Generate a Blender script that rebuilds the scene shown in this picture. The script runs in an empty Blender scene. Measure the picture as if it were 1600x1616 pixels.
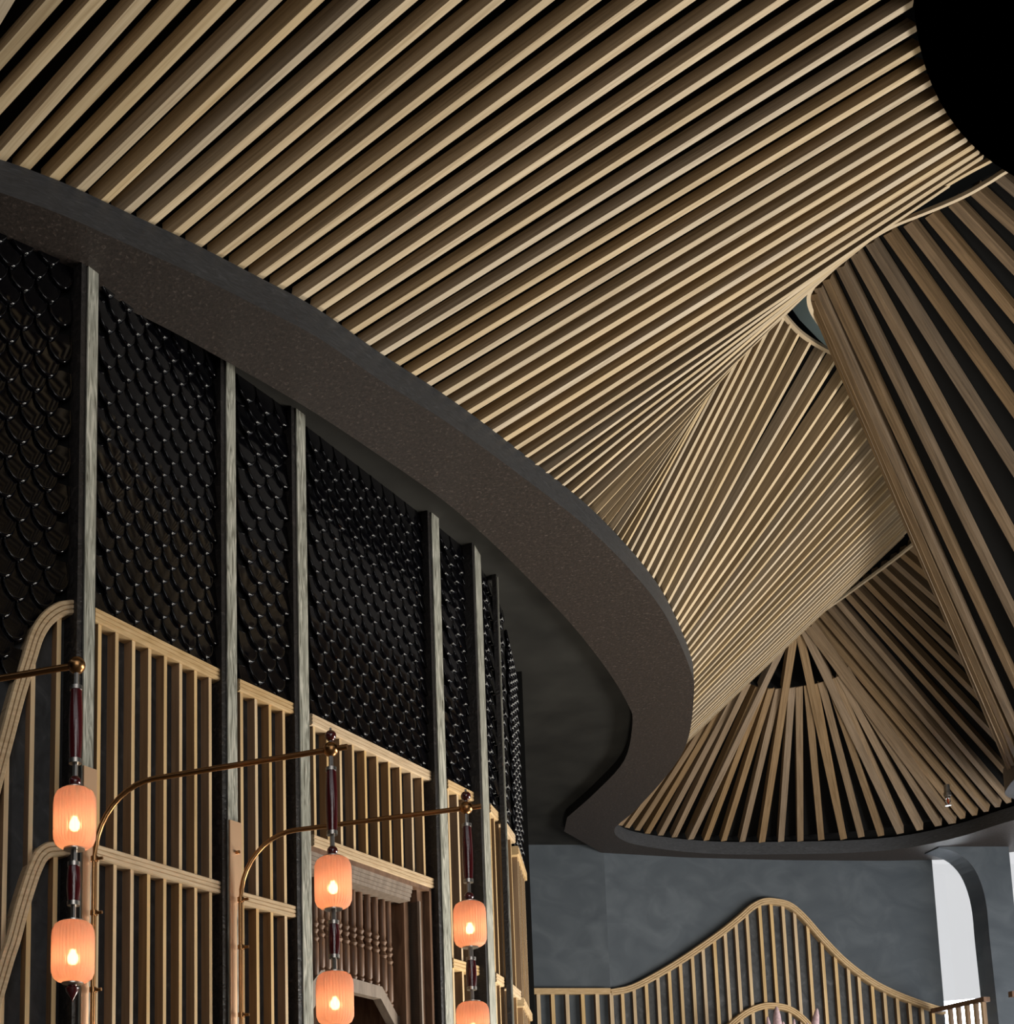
import bpy, bmesh, math, random
from mathutils import Vector, Matrix
random.seed(7)
C = bpy.context.scene
COL = C.collection
# ------------------------------------------------------------------ camera, world, light
FPX, PX, PY, YH = 1880., 300., 1650., 1900.
TH = math.atan((YH-PY)/FPX)
EYE = 1.6
cam = bpy.data.cameras.new('camera'); co = bpy.data.objects.new('camera', cam); COL.objects.link(co)
co.location = (0, 0, EYE); co.rotation_euler = (math.pi/2+TH, 0, 0)
cam.sensor_width = 36; cam.lens = FPX*36/1616
cam.shift_x = (800-PX)/1616; cam.shift_y = (PY-808)/1616
cam.clip_end = 200
C.camera = co
W = bpy.data.worlds.new('sky'); C.world = W; W.use_nodes = True
W.node_tree.nodes['Background'].inputs[0].default_value = (.97, .98, 1, 1)
W.node_tree.nodes['Background'].inputs[1].default_value = .74
C.view_settings.view_transform = 'Standard'; C.view_settings.look = 'None'
C.view_settings.exposure = 0; C.view_settings.gamma = 1
def area(name, loc, target, sx, sy, power, col):
    l = bpy.data.lights.new(name, 'AREA'); l.shape = 'RECTANGLE'; l.size = sx; l.size_y = sy; l.energy = power; l.color = col
    o = bpy.data.objects.new(name, l); COL.objects.link(o); o.location = loc
    o.rotation_euler = (Vector(target)-Vector(loc)).to_track_quat('-Z', 'Y').to_euler(); return o
area('window_light_right', (13.8, 7.5, 1.3), (2, 8.5, 5.6), 8, 2.6, 1300, (1, .96, .88))
area('floor_uplight', (4.6, 8.6, .25), (4.0, 9.6, 7.2), 1.6, 1.6, 300, (1, .93, .80))
for x_, p_ in ((-1.5, 70), (1.2, 85), (3.9, 85)): area('window_light_front', (x_, -6.3, 4.9), (1, 8, 5.6), .28, 7.5, p_*1.15, (1, .98, .96))
area('window_light_side', (14.6, 13.4, 2.4), (8, 18.3, 3.0), 2.5, 3, 230, (.95, .97, 1))
area('panel_fill_light', (6.6, 9.6, EYE+7.5), (5.6, 9.2, EYE+8.2), .5, .3, 4, (.9, 1, .96))  # added unseen fill, brightens the grey ceiling panel above the canopy rims
area('window_light_back', (12.3, 20.6, 3.4), (7, 14, 5.5), 3, 3.5, 420, (.86, .93, 1))

# ------------------------------------------------------------------ projection helpers (photo pixel -> place in the room)
def ray(x, y):
    u = (x-PX)/FPX; v = (PY-y)/FPX
    return Vector((u, math.cos(TH)-v*math.sin(TH), math.sin(TH)+v*math.cos(TH)))
def atz(x, y, z):            # z relative to the eye
    r = ray(x, y); return r*(z/r.z)
def aty(x, y, Y):
    r = ray(x, y); return r*(Y/r.y)
UP = Vector((0, 0, EYE))
def catmull(pts, n=8):
    pts = [Vector(p) for p in pts]; out = []
    P = [pts[0]*2-pts[1]]+pts+[pts[-1]*2-pts[-2]]
    for i in range(1, len(P)-2):
        a, b, c, d = P[i-1:i+3]
        for k in range(n):
            t = k/n
            out.append(.5*((2*b)+(c-a)*t+(2*a-5*b+4*c-d)*t*t+(3*b-a-3*c+d)*t**3))
    out.append(pts[-1]); return out
def polylen(p):
    s = [0]
    for a, b in zip(p, p[1:]): s.append(s[-1]+(b-a).length)
    return s
def at_s(p, S, s):
    if s <= 0: return p[0]+(p[1]-p[0]).normalized()*s
    for i in range(len(S)-1):
        if s <= S[i+1]: return p[i].lerp(p[i+1], (s-S[i])/(S[i+1]-S[i]))
    return p[-1]+(p[-1]-p[-2]).normalized()*(s-S[-1])
def hit(a, b, z, poly, last=False):
    """the photo line a-b on the level z, cut with a plan polyline"""
    p = atz(*a, z); q = atz(*b, z); d = (q-p); d.z = 0; res = []
    for u, v in zip(poly, poly[1:]):
        e = v-u; den = d.x*e.y-d.y*e.x
        if abs(den) < 1e-9: continue
        w = u-p; t = (w.x*e.y-w.y*e.x)/den; k = (w.x*d.y-w.y*d.x)/den
        if -1e-6 <= k <= 1+1e-6: res.append((t, u.lerp(v, k)))
    if not res: return None
    res.sort(key=lambda r: abs(r[0]-1)); r = res[0][1].copy(); r.z = z; return r

# ------------------------------------------------------------------ materials
MATS = {}
def mat(name, base=(.5, .5, .5), rough=.5, metal=0, ramp=None, scale=(4, 4, 4), noise=4, detail=6, coords='Object', bump=0, bscale=None,
        tint=0, emit=None, estr=0, spec=.5, coat=0, trans=0, sss=0, wave=False, dist=0):
    m = bpy.data.materials.new(name); m.use_nodes = True; nt = m.node_tree; b = nt.nodes['Principled BSDF']
    b.inputs['Base Color'].default_value = (*base, 1); b.inputs['Roughness'].default_value = rough; b.inputs['Metallic'].default_value = metal
    b.inputs['Specular IOR Level'].default_value = spec; b.inputs['Coat Weight'].default_value = coat
    b.inputs['Transmission Weight'].default_value = trans
    if emit: b.inputs['Emission Color'].default_value = (*emit, 1); b.inputs['Emission Strength'].default_value = estr
    if ramp or bump:
        tc = nt.nodes.new('ShaderNodeTexCoord'); mp = nt.nodes.new('ShaderNodeMapping'); mp.inputs['Scale'].default_value = scale
        nt.links.new(tc.outputs[coords], mp.inputs['Vector'])
        oi = nt.nodes.new('ShaderNodeObjectInfo'); ml = nt.nodes.new('ShaderNodeVectorMath'); ml.operation = 'SCALE'; ml.inputs['Scale'].default_value = 37.
        cb = nt.nodes.new('ShaderNodeCombineXYZ'); nt.links.new(oi.outputs['Random'], cb.inputs[0]); nt.links.new(oi.outputs['Random'], cb.inputs[1])
        nt.links.new(cb.outputs[0], ml.inputs[0]); nt.links.new(ml.outputs['Vector'], mp.inputs['Location'])
        nz = nt.nodes.new('ShaderNodeTexNoise'); nz.inputs['Scale'].default_value = noise; nz.inputs['Detail'].default_value = detail
        nz.inputs['Distortion'].default_value = dist
        nt.links.new(mp.outputs[0], nz.inputs['Vector']); fac = nz.outputs['Fac']
        if ramp:
            cr = nt.nodes.new('ShaderNodeValToRGB'); nt.links.new(fac, cr.inputs[0]); el = cr.color_ramp.elements
            el[0].position = ramp[0][0]; el[0].color = (*ramp[0][1], 1); el[1].position = ramp[-1][0]; el[1].color = (*ramp[-1][1], 1)
            for p, c in ramp[1:-1]:
                e = el.new(p); e.color = (*c, 1)
            out = cr.outputs[0]
            if tint:
                hs = nt.nodes.new('ShaderNodeHueSaturation'); mr = nt.nodes.new('ShaderNodeMapRange')
                mr.inputs['To Min'].default_value = 1-tint; mr.inputs['To Max'].default_value = 1+tint
                nt.links.new(oi.outputs['Random'], mr.inputs[0]); nt.links.new(mr.outputs[0], hs.inputs['Value'])
                mr2 = nt.nodes.new('ShaderNodeMapRange'); mr2.inputs['To Min'].default_value = .8; mr2.inputs['To Max'].default_value = 1.1
                wn = nt.nodes.new('ShaderNodeTexWhiteNoise'); wn.noise_dimensions = '1D'; nt.links.new(oi.outputs['Random'], wn.inputs['W'])
                nt.links.new(wn.outputs['Value'], mr2.inputs[0]); nt.links.new(mr2.outputs[0], hs.inputs['Saturation'])
                nt.links.new(out, hs.inputs['Color']); out = hs.outputs[0]
            nt.links.new(out, b.inputs['Base Color'])
        if bump:
            bp = nt.nodes.new('ShaderNodeBump'); bp.inputs['Strength'].default_value = bump; bp.inputs['Distance'].default_value = .01
            nt.links.new(fac, bp.inputs['Height']); nt.links.new(bp.outputs[0], b.inputs['Normal'])
    MATS[name] = m; return m
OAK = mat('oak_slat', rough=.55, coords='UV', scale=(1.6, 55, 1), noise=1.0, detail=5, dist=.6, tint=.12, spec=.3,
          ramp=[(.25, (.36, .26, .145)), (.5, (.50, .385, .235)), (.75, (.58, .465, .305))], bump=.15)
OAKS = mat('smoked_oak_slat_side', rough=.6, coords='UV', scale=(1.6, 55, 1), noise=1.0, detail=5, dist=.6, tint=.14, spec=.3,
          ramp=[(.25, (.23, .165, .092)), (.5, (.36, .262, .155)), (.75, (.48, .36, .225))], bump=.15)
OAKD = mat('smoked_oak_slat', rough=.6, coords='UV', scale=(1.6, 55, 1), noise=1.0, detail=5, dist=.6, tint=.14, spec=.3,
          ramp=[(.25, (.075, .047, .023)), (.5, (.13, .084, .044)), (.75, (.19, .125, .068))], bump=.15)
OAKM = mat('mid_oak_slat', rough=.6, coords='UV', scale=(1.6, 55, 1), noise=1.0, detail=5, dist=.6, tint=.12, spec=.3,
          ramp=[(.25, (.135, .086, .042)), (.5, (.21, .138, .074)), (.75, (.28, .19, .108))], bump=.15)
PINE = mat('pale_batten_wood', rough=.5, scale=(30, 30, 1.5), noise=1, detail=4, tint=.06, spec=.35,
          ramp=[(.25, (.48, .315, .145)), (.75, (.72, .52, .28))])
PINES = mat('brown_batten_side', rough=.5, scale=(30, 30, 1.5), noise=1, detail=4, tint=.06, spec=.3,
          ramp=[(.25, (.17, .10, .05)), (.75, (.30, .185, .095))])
RAILW = mat('pale_rail_wood', rough=.45, scale=(8, 8, 60), noise=1, detail=4, tint=.05, spec=.35,
          ramp=[(.25, (.46, .31, .155)), (.75, (.66, .48, .28))])
BLACK = mat('matt_black', (.006, .006, .006), .9, spec=.1)
BLACKOAK = mat('black_stained_oak', rough=.42, scale=(6, 6, 6), noise=3, detail=8, dist=1.5, spec=.45,
          ramp=[(.35, (.012, .011, .011)), (.6, (.022, .019, .018)), (.75, (.05, .043, .04))], bump=.6)
SOFFIT = mat('brown_black_stained_oak', rough=.5, scale=(9, 9, 9), noise=5, detail=9, dist=.8, spec=.35,
          ramp=[(.35, (.021, .0165, .014)), (.60, (.036, .027, .023)), (.74, (.10, .08, .07))], bump=.2)
FASC = mat('charcoal_fascia', rough=.5, scale=(3, 3, 14), noise=3, detail=8, dist=2, spec=.35,
          ramp=[(.3, (.034, .035, .038)), (.6, (.050, .052, .057)), (.8, (.085, .087, .094))], bump=.2)
PLASTER = mat('charcoal_plaster', rough=.6, scale=(.8, .8, 1.1), noise=2.4, detail=12, dist=.9, spec=.3,
          ramp=[(.25, (.062, .074, .088)), (.5, (.078, .092, .107)), (.75, (.105, .121, .138))], bump=.1)
PLASTD = mat('dark_plaster_backing', rough=.6, scale=(3, 3, 2), noise=3, detail=8, dist=1.3, spec=.3,
          ramp=[(.3, (.035, .036, .038)), (.6, (.06, .062, .065)), (.8, (.11, .112, .115))], bump=.2)
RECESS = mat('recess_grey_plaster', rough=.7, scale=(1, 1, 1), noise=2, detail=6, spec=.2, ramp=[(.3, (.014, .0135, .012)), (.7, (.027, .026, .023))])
GLAZE = mat('black_glazed_ceramic', (.002, .002, .003), .10, spec=.42)
SILVER = mat('pale_figured_veneer', rough=.3, scale=(9, 9, .8), noise=3, detail=6, dist=3, spec=.6,
          ramp=[(.3, (.12, .115, .09)), (.5, (.33, .33, .28)), (.7, (.62, .60, .52))])
BRASS = mat('aged_brass', (.42, .22, .09), .3, 1)
COPPER = mat('brushed_copper_plate', (.85, .55, .34), .35, .6)
NICKEL = mat('dark_nickel', (.5, .47, .43), .3, 1)
OXBLOOD = mat('oxblood_lacquer', (.075, .008, .010), .16, spec=.7, coat=.8)
WALNUT = mat('carved_brown_wood', rough=.42, scale=(12, 12, 2), noise=2, detail=5, dist=.5, spec=.4,
          ramp=[(.3, (.10, .052, .030)), (.7, (.20, .115, .070))], bump=.1)
WALNUTG = mat('worn_grey_brown_wood', rough=.5, scale=(12, 12, 2), noise=2, detail=5, spec=.4, ramp=[(.3, (.17, .13, .10)), (.7, (.27, .215, .17))])
STEEL = mat('chrome_steel', (.30, .28, .26), .38, 1)
REDG = mat('red_glass_bulb', (.25, .03, .01), .2)
PINK = mat('pale_pink_coral', rough=.8, scale=(8, 8, 8), noise=4, ramp=[(.3, (.50, .32, .36)), (.7, (.72, .55, .55))])
GREYP = mat('grey_upper_panel', (.5, .55, .52), .6)
FLOORM = mat('pale_timber_floor', rough=.5, scale=(1, 6, 1), noise=2, ramp=[(.3, (.12, .09, .065)), (.7, (.20, .15, .11))])
# frosted ribbed glass lit from inside by a real bulb
GL = bpy.data.materials.new('frosted_peach_glass'); GL.use_nodes = True; nt = GL.node_tree; nt.nodes.clear()
o_ = nt.nodes.new('ShaderNodeOutputMaterial'); mx = nt.nodes.new('ShaderNodeMixShader'); mx.inputs[0].default_value = .6
tl = nt.nodes.new('ShaderNodeBsdfTranslucent'); tl.inputs[0].default_value = (1, .76, .68, 1)
rf = nt.nodes.new('ShaderNodeBsdfRefraction'); rf.inputs[0].default_value = (1, .84, .74, 1); rf.inputs['Roughness'].default_value = .38; rf.inputs['IOR'].default_value = 1.12
m2 = nt.nodes.new('ShaderNodeMixShader'); m2.inputs[0].default_value = .30
df = nt.nodes.new('ShaderNodeBsdfPrincipled'); df.inputs['Base Color'].default_value = (.8, .52, .42, 1); df.inputs['Roughness'].default_value = .35
nt.links.new(tl.outputs[0], mx.inputs[1]); nt.links.new(rf.outputs[0], mx.inputs[2]); nt.links.new(mx.outputs[0], m2.inputs[1]); nt.links.new(df.outputs[0], m2.inputs[2])
nt.links.new(m2.outputs[0], o_.inputs[0])
BULB = mat('lit_bulb', (1, .8, .5), .5, emit=(1, .68, .34), estr=60)

# ------------------------------------------------------------------ mesh helpers
class MB:
    def __init__(s): s.v = []; s.f = []; s.uv = []
    def quadstrip(s, A, B, close=False):
        n = len(s.v); s.v += [tuple(a) for a in A]+[tuple(b) for b in B]; k = len(A)
        for i in range(k-(0 if close else 1)):
            j = (i+1) % k; s.f.append((n+i, n+j, n+k+j, n+k+i))
    def box8(s, P):     # P: 4 bottom + 4 top
        n = len(s.v); s.v += [tuple(p) for p in P]
        for f in ((3, 2, 1, 0), (4, 5, 6, 7), (0, 1, 5, 4), (1, 2, 6, 5), (2, 3, 7, 6), (3, 0, 4, 7)): s.f.append(tuple(n+i for i in f))
    def box(s, c, sx, sy, sz):
        x, y, z = c
        s.box8([(x-sx/2, y-sy/2, z-sz/2), (x+sx/2, y-sy/2, z-sz/2), (x+sx/2, y+sy/2, z-sz/2), (x-sx/2, y+sy/2, z-sz/2),
                (x-sx/2, y-sy/2, z+sz/2), (x+sx/2, y-sy/2, z+sz/2), (x+sx/2, y+sy/2, z+sz/2), (x-sx/2, y+sy/2, z+sz/2)])
    def ngon(s, P):
        n = len(s.v); s.v += [tuple(p) for p in P]; s.f.append(tuple(range(n, n+len(P))))
    def prism(s, P, off):
        n = len(s.v); k = len(P); s.v += [tuple(p) for p in P]+[tuple(Vector(p)+off) for p in P]
        s.f.append(tuple(range(n, n+k))); s.f.append(tuple(range(n+2*k-1, n+k-1, -1)))
        for i in range(k): j = (i+1) % k; s.f.append((n+i, n+k+i, n+k+j, n+j))
    def lathe(s, prof, c=(0, 0, 0), seg=20, ribs=0, amp=0):
        n = len(s.v); c = Vector(c); k = seg
        for r, z in prof:
            for i in range(k):
                a = 2*math.pi*i/k; rr = r*(1+(amp*(abs(math.cos(ribs*a/2))-.5) if ribs and r > .03 else 0))
                s.v.append(tuple(c+Vector((rr*math.cos(a), rr*math.sin(a), z))))
        for j in range(len(prof)-1):
            for i in range(k):
                i2 = (i+1) % k; s.f.append((n+j*k+i, n+j*k+i2, n+(j+1)*k+i2, n+(j+1)*k+i))
        if prof[0][0] > 1e-5: s.f.append(tuple(n+i for i in range(k-1, -1, -1)))
        if prof[-1][0] > 1e-5: s.f.append(tuple(n+(len(prof)-1)*k+i for i in range(k)))
    def tube(s, path, r, seg=10):
        path = [Vector(p) for p in path]; rings = []; n0 = len(s.v)
        ref = Vector((0, 0, 1))
        for i, p in enumerate(path):
            d = (path[min(i+1, len(path)-1)]-path[max(i-1, 0)]).normalized()
            a = d.cross(ref)
            if a.length < .05: a = d.cross(Vector((0, 1, 0)))
            a.normalize(); b = d.cross(a).normalized()
            for k in range(seg):
                t = 2*math.pi*k/seg; s.v.append(tuple(p+(a*math.cos(t)+b*math.sin(t))*r))
        for i in range(len(path)-1):
            for k in range(seg):
                k2 = (k+1) % seg; s.f.append((n0+i*seg+k, n0+i*seg+k2, n0+(i+1)*seg+k2, n0+(i+1)*seg+k))
        s.f.append(tuple(n0+k for k in range(seg-1, -1, -1))); s.f.append(tuple(n0+(len(path)-1)*seg+k for k in range(seg)))
    def sweep(s, path, sides, ups, prof):
        """prof: closed list of (a,b): a along side, b along up"""
        n0 = len(s.v); k = len(prof)
        for p, sd, u in zip(path, sides, ups):
            for a, b in prof: s.v.append(tuple(p+sd*a+u*b))
        for i in range(len(path)-1):
            for j in range(k):
                j2 = (j+1) % k; s.f.append((n0+i*k+j, n0+i*k+j2, n0+(i+1)*k+j2, n0+(i+1)*k+j))
        s.f.append(tuple(n0+j for j in range(k-1, -1, -1))); s.f.append(tuple(n0+(len(path)-1)*k+j for j in range(k)))
    def mesh(s, name, m, smooth=False):
        me = bpy.data.meshes.new(name); me.from_pydata(s.v, [], s.f)
        bm = bmesh.new(); bm.from_mesh(me); bmesh.ops.recalc_face_normals(bm, faces=bm.faces); bm.to_mesh(me); bm.free()
        me.materials.append(m)
        if smooth:
            me.polygons.foreach_set('use_smooth', [True]*len(me.polygons))
        return me
    def build(s, name, m, parent=None, smooth=False, loc=None, props=None):
        me = s.mesh(name, m, smooth)
        o = bpy.data.objects.new(name, me); COL.objects.link(o)
        if parent: o.parent = parent
        if loc is not None: o.location = loc
        if smooth:
            md = o.modifiers.new('edge', 'EDGE_SPLIT'); md.split_angle = math.radians(40)
        if props:
            for k, v in props.items(): o[k] = v
        return o
def thing(name, label=None, cat=None, loc=(0, 0, 0), group=None, kind=None):
    o = bpy.data.objects.new(name, None); COL.objects.link(o); o.location = loc; o.empty_display_size = .2
    if label: o['label'] = label
    if cat: o['category'] = cat
    if group: o['group'] = group
    if kind: o['kind'] = kind
    return o
def w3(v, dz=0): return Vector(v)+UP+Vector((0, 0, dz))
# parent empties sit at the world origin level of their thing, children carry world coordinates minus that base
def put(mb, name, m, parent, **k):
    b = parent.location if parent else Vector((0, 0, 0))
    mb.v = [(x-b.x, y-b.y, z-b.z) for x, y, z in mb.v]
    return mb.build(name, m, parent, **k)

# ------------------------------------------------------------------ levels
H1 = 5.4          # underside of the curved beam
HT = 5.6          # top of its fascia
H2 = 5.53         # recess ceiling
HU = 7.3          # upper rims of the slatted canopies
# ------------------------------------------------------------------ curved beam
fb = [(0, 304), (100, 340), (200, 385), (300, 430), (400, 480), (500, 532), (600, 600), (712, 671), (825, 753), (940, 844), (1025, 935), (1065, 999), (1091, 1062),
      (1095, 1094), (1086, 1165), (1060, 1214), (1005, 1276), (977, 1300)]
near = [atz(x, y, H1) for x, y in fb]
far_img = [(1004, 1333), (1052, 1341), (1109, 1346.5), (1165, 1348.5), (1240, 1348), (1337, 1346), (1425, 1339), (1512, 1321), (1600, 1294)]
far = [atz(x, y, H1) for x, y in far_img]
tip = [Vector((6.16, 16.72, H1)), Vector((6.28, 17.02, H1)), Vector((6.5, 17.3, H1))]
ctrl = [Vector((-6.5, 4.95, H1)), Vector((-3.6, 5.05, H1)), Vector((-2.5, 5.27, H1)), Vector((-1.95, 5.43, H1)), Vector((-1.6, 5.545, H1)), Vector((-1.3, 5.655, H1))]+near+tip+far+[Vector((12.35, 15.0, H1)), Vector((12.7, 13.4, H1))]
BC = catmull(ctrl, 6)
BS = polylen(BC)
BCT = [Vector((p.x, p.y, HT)) for p in BC]
beam = thing('curved_ceiling_beam', 'long dark stained wooden ceiling beam sweeping in an S curve under the pale slats', 'beam', (0, 0, 0))
m = MB(); m.quadstrip([w3(p) for p in BC], [w3(p) for p in BCT])
# gives the fascia a thickness towards the blob
def offset(poly, d):
    out = []
    for i, p in enumerate(poly):
        t = (poly[min(i+1, len(poly)-1)]-poly[max(i-1, 0)]).normalized()
        out.append(p+Vector((-t.y, t.x, 0))*d)
    return out
inn = offset(BC, .03)
m.quadstrip([w3(p) for p in BCT], [w3(Vector((p.x, p.y, HT))) for p in inn])
m.quadstrip([w3(Vector((p.x, p.y, HT-.02))) for p in inn], [w3(Vector((p.x, p.y, HT-.019))) for p in inn])
fas = put(m, 'fascia', FASC, beam, smooth=True)
fas['label'] = 'charcoal vertical edge of the curved beam'
mb_ = MB(); q_ = offset(BC, .06); mb_.quadstrip([w3(Vector((p.x, p.y, HT-.05))) for p in q_], [w3(Vector((p.x, p.y, HT+.5))) for p in q_]); mb_.build('upstand', BLACK, beam)
inner_img = [(0, 400), (120, 452), (250, 512), (360, 572), (480, 641), (590, 713), (700, 790), (780, 860), (850, 930), (910, 995), (960, 1060), (990, 1110), (998, 1140), (985, 1200), (940, 1250), (895, 1290)]
IN = catmull([Vector((-6.5, 5.4, H1)), Vector((-3.6, 5.5, H1)), Vector((-2.4, 5.75, H1)), Vector((-1.9, 5.88, H1)), Vector((-1.5, 6.02, H1))]+[atz(x, y, H1) for x, y in inner_img], 5)
wallline = [atz(890, 1312, H1), Vector((6.38, 17.92, H1)), Vector((7.8, 18.18, H1)), Vector((9.43, 18.32, H1)), Vector((11.0, 18.36, H1)), Vector((11.9, 18.3, H1)), Vector((13.5, 17.5, H1)), Vector((15.5, 15.5, H1)), Vector((16, 13.4, H1))]
from mathutils.geometry import tessellate_polygon
def flat(poly):
    tri = tessellate_polygon([poly]); mb = MB(); mb.v = [tuple(w3(p)) for p in poly]; mb.f = [tuple(t) for t in tri]; return mb
poly = BC+list(reversed(IN+wallline))
sof = put(flat(poly), 'soffit', SOFFIT, beam); sof['label'] = 'brown-black grained underside of the beam'
m = MB(); IN2 = IN+wallline[:2]
m.quadstrip([w3(p) for p in IN2], [w3(Vector((p.x, p.y, H2+.02))) for p in IN2]); put(m, 'inner_edge', BLACKOAK, beam, smooth=True)
# recess ceiling
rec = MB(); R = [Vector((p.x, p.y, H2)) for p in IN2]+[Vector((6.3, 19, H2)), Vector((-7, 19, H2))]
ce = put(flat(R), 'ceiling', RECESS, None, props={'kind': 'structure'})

# ------------------------------------------------------------------ slats
def slat_mesh(B, T, n, w, d, material, name='slat'):
    r = (T-B); L = r.length; r = r/L; n = (n-r*n.dot(r)).normalized(); s = r.cross(n).normalized()
    P = [B-s*w/2-n*d, B+s*w/2-n*d, B+s*w/2, B-s*w/2, T-s*w/2-n*d, T+s*w/2-n*d, T+s*w/2, T-s*w/2]
    me = bpy.data.meshes.new(name); F = [(3, 2, 1, 0), (4, 5, 6, 7), (0, 1, 5, 4), (1, 2, 6, 5), (2, 3, 7, 6), (3, 0, 4, 7)]
    me.from_pydata([tuple(w3(p)) for p in P], [], F)
    uv = me.uv_layers.new(name='UVMap'); off = random.random()*50
    across = {2: (0, w), 3: (w, w+d), 4: (w+d, 2*w+d), 5: (2*w+d, 2*(w+d))}
    for fi, p in enumerate(me.polygons):
        for li, lo in enumerate(p.loop_indices):
            if fi in across:
                a = across[fi]; u = (0 if li in (0, 3) else 1)
                v = me.loops[lo].vertex_index
                uv.data[lo].uv = ((0 if v < 4 else L)+off, (a[0] if u == 0 else a[1])+off)
            else: uv.data[lo].uv = (off+li*.02, off)
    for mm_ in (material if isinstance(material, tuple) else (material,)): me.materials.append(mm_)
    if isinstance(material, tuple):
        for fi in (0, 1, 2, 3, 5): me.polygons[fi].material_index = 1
    return me, n
def canopy(name, label, slats, w, d, material, back=True, flip=1, ext=.06, tw=.42):
    root = thing(name, label, 'ceiling canopy', (0, 0, 0))
    N = len(slats); Bp = []; Tp = []
    ns = []
    for i in range(N):
        a, b = max(0, i-1), min(N-1, i+1)
        tg = (slats[b][0]-slats[a][0])*(1-tw)+(slats[b][1]-slats[a][1])*tw
        ns.append((slats[i][1]-slats[i][0]).normalized().cross(tg).normalized()*flip)
    if sum(1 if n.dot(-(B+T)) > 0 else -1 for n, (B, T) in zip(ns, slats)) < 0: ns = [-n for n in ns]
    for i in range(N):
        a, b = max(0, i-1), min(N-1, i+1)
        B, T = slats[i]; n = (ns[a]+ns[i]+ns[b]).normalized()
        r = (T-B).normalized()
        ww = w if not callable(w) else w(i); dd = d if not callable(d) else d(i)
        me, n = slat_mesh(B-r*ext, T, n, ww, dd, material)
        o = bpy.data.objects.new('slat', me); COL.objects.link(o); o.parent = root
        Bp.append(B-r*ext*2-n*(dd+.012)); Tp.append(T-n*(dd+.012))
    if back:
        mb = MB(); mid = [a.lerp(b, .5) for a, b in zip(Bp, Tp)]
        mb.quadstrip([w3(p) for p in Bp], [w3(p) for p in Tp]); o = mb.build('backing_sheet', BLACK, root)
    return root
bulk = {0: (2, 250), 1: (37, 267), 2: (82, 286), 3: (122, 305), 4: (159, 324), 5: (194, 341), 6: (231, 359), 7: (268, 378), 8: (305, 394), 9: (336, 412), 10: (370, 429), 11: (400, 445),
        12: (431, 462), 13: (462, 481), 14: (492, 497), 15: (520, 512), 16: (550, 528), 17: (577, 545), 18: (601, 560), 19: (625, 576), 20: (650.6, 592), 21: (676, 607), 22: (700, 623),
        23: (720, 637), 24: (740, 651), 25: (761, 666), 26: (781, 680), 27: (799, 693), 28: (817, 706), 29: (833.5, 719), 30: (850, 731.6), 31: (866, 744.7), 32: (878, 755), 33: (890, 765),
        34: (903, 777), 35: (914, 787), 36: (927.5, 799), 37: (940.6, 812), 38: (950, 820), 39: (959, 828), 40: (967, 837), 41: (974, 845), 42: (981, 852), 43: (988.5, 861), 44: (996, 870),
        45: (1004.5, 880), 46: (1013, 891), 47: (1022, 900), 48: (1030, 912.5), 49: (1039, 926.6), 50: (1046.6, 940.6), 51: (1054, 953), 52: (1061, 965), 53: (1067, 977), 54: (1072, 985.5),
        55: (1076, 996), 56: (1080, 1006), 57: (1083.4, 1016), 58: (1086.6, 1026), 59: (1089, 1036), 60: (1091, 1044)}
top = {-3: (12, 0), -2: (86, 0), -1: (155, 0), 0: (226, 0), 1: (288, 0), 2: (361, 0), 3: (435, 0), 4: (503, 0), 5: (575, 0), 6: (650, 0), 7: (720, 0), 8: (788, 0), 9: (866, 0), 10: (940, 0), 11: (1012, 0), 12: (1089, 0),
       13: (1161, 0), 14: (1236, 0), 15: (1307, 0), 16: (1381, 0), 17: (1441, 5), 18: (1447.5, 44), 19: (1455, 75), 20: (1463, 104), 21: (1473, 128), 22: (1484, 151), 23: (1495, 172), 24: (1505.5, 189),
       25: (1515.6, 205), 26: (1527, 219), 27: (1538, 230), 28: (1546, 239), 29: (1552, 247), 30: (1500, 292), 31: (1450, 321), 32: (1425, 339), 33: (1412, 347.4), 34: (1400, 351), 35: (1390, 358.6),
       36: (1365, 375), 37: (1318, 406), 38: (1283, 433), 39: (1244, 457), 40: (1227, 468), 41: (1209, 478), 42: (1204, 482), 43: (1196, 485), 44: (1194, 489), 45: (1204, 491), 46: (1212.5, 493),
       47: (1225, 495), 48: (1239, 498), 49: (1250, 509), 50: (1262.5, 524), 51: (1281, 537), 52: (1303.5, 551), 53: (1324, 560)}
mid2 = {-3: (0, 20), -2: (0, 97), -1: (0, 168), 54: (1303, 640), 55: (1328, 640), 56: (1349.6, 640), 57: (1362.7, 648.5), 58: (1370, 664), 59: (1377, 680), 60: (1384, 698), 61: (1391, 710), 62: (1396, 724), 63: (1402, 738), 64: (1407, 749), 65: (1411.7, 759.4),
        66: (1416.5, 769), 67: (1420.5, 779), 68: (1424, 787), 69: (1427, 793.6), 70: (1430, 800), 71: (1432, 805), 72: (1434, 811), 73: (1436, 815), 74: (1437.5, 820)}
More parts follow.
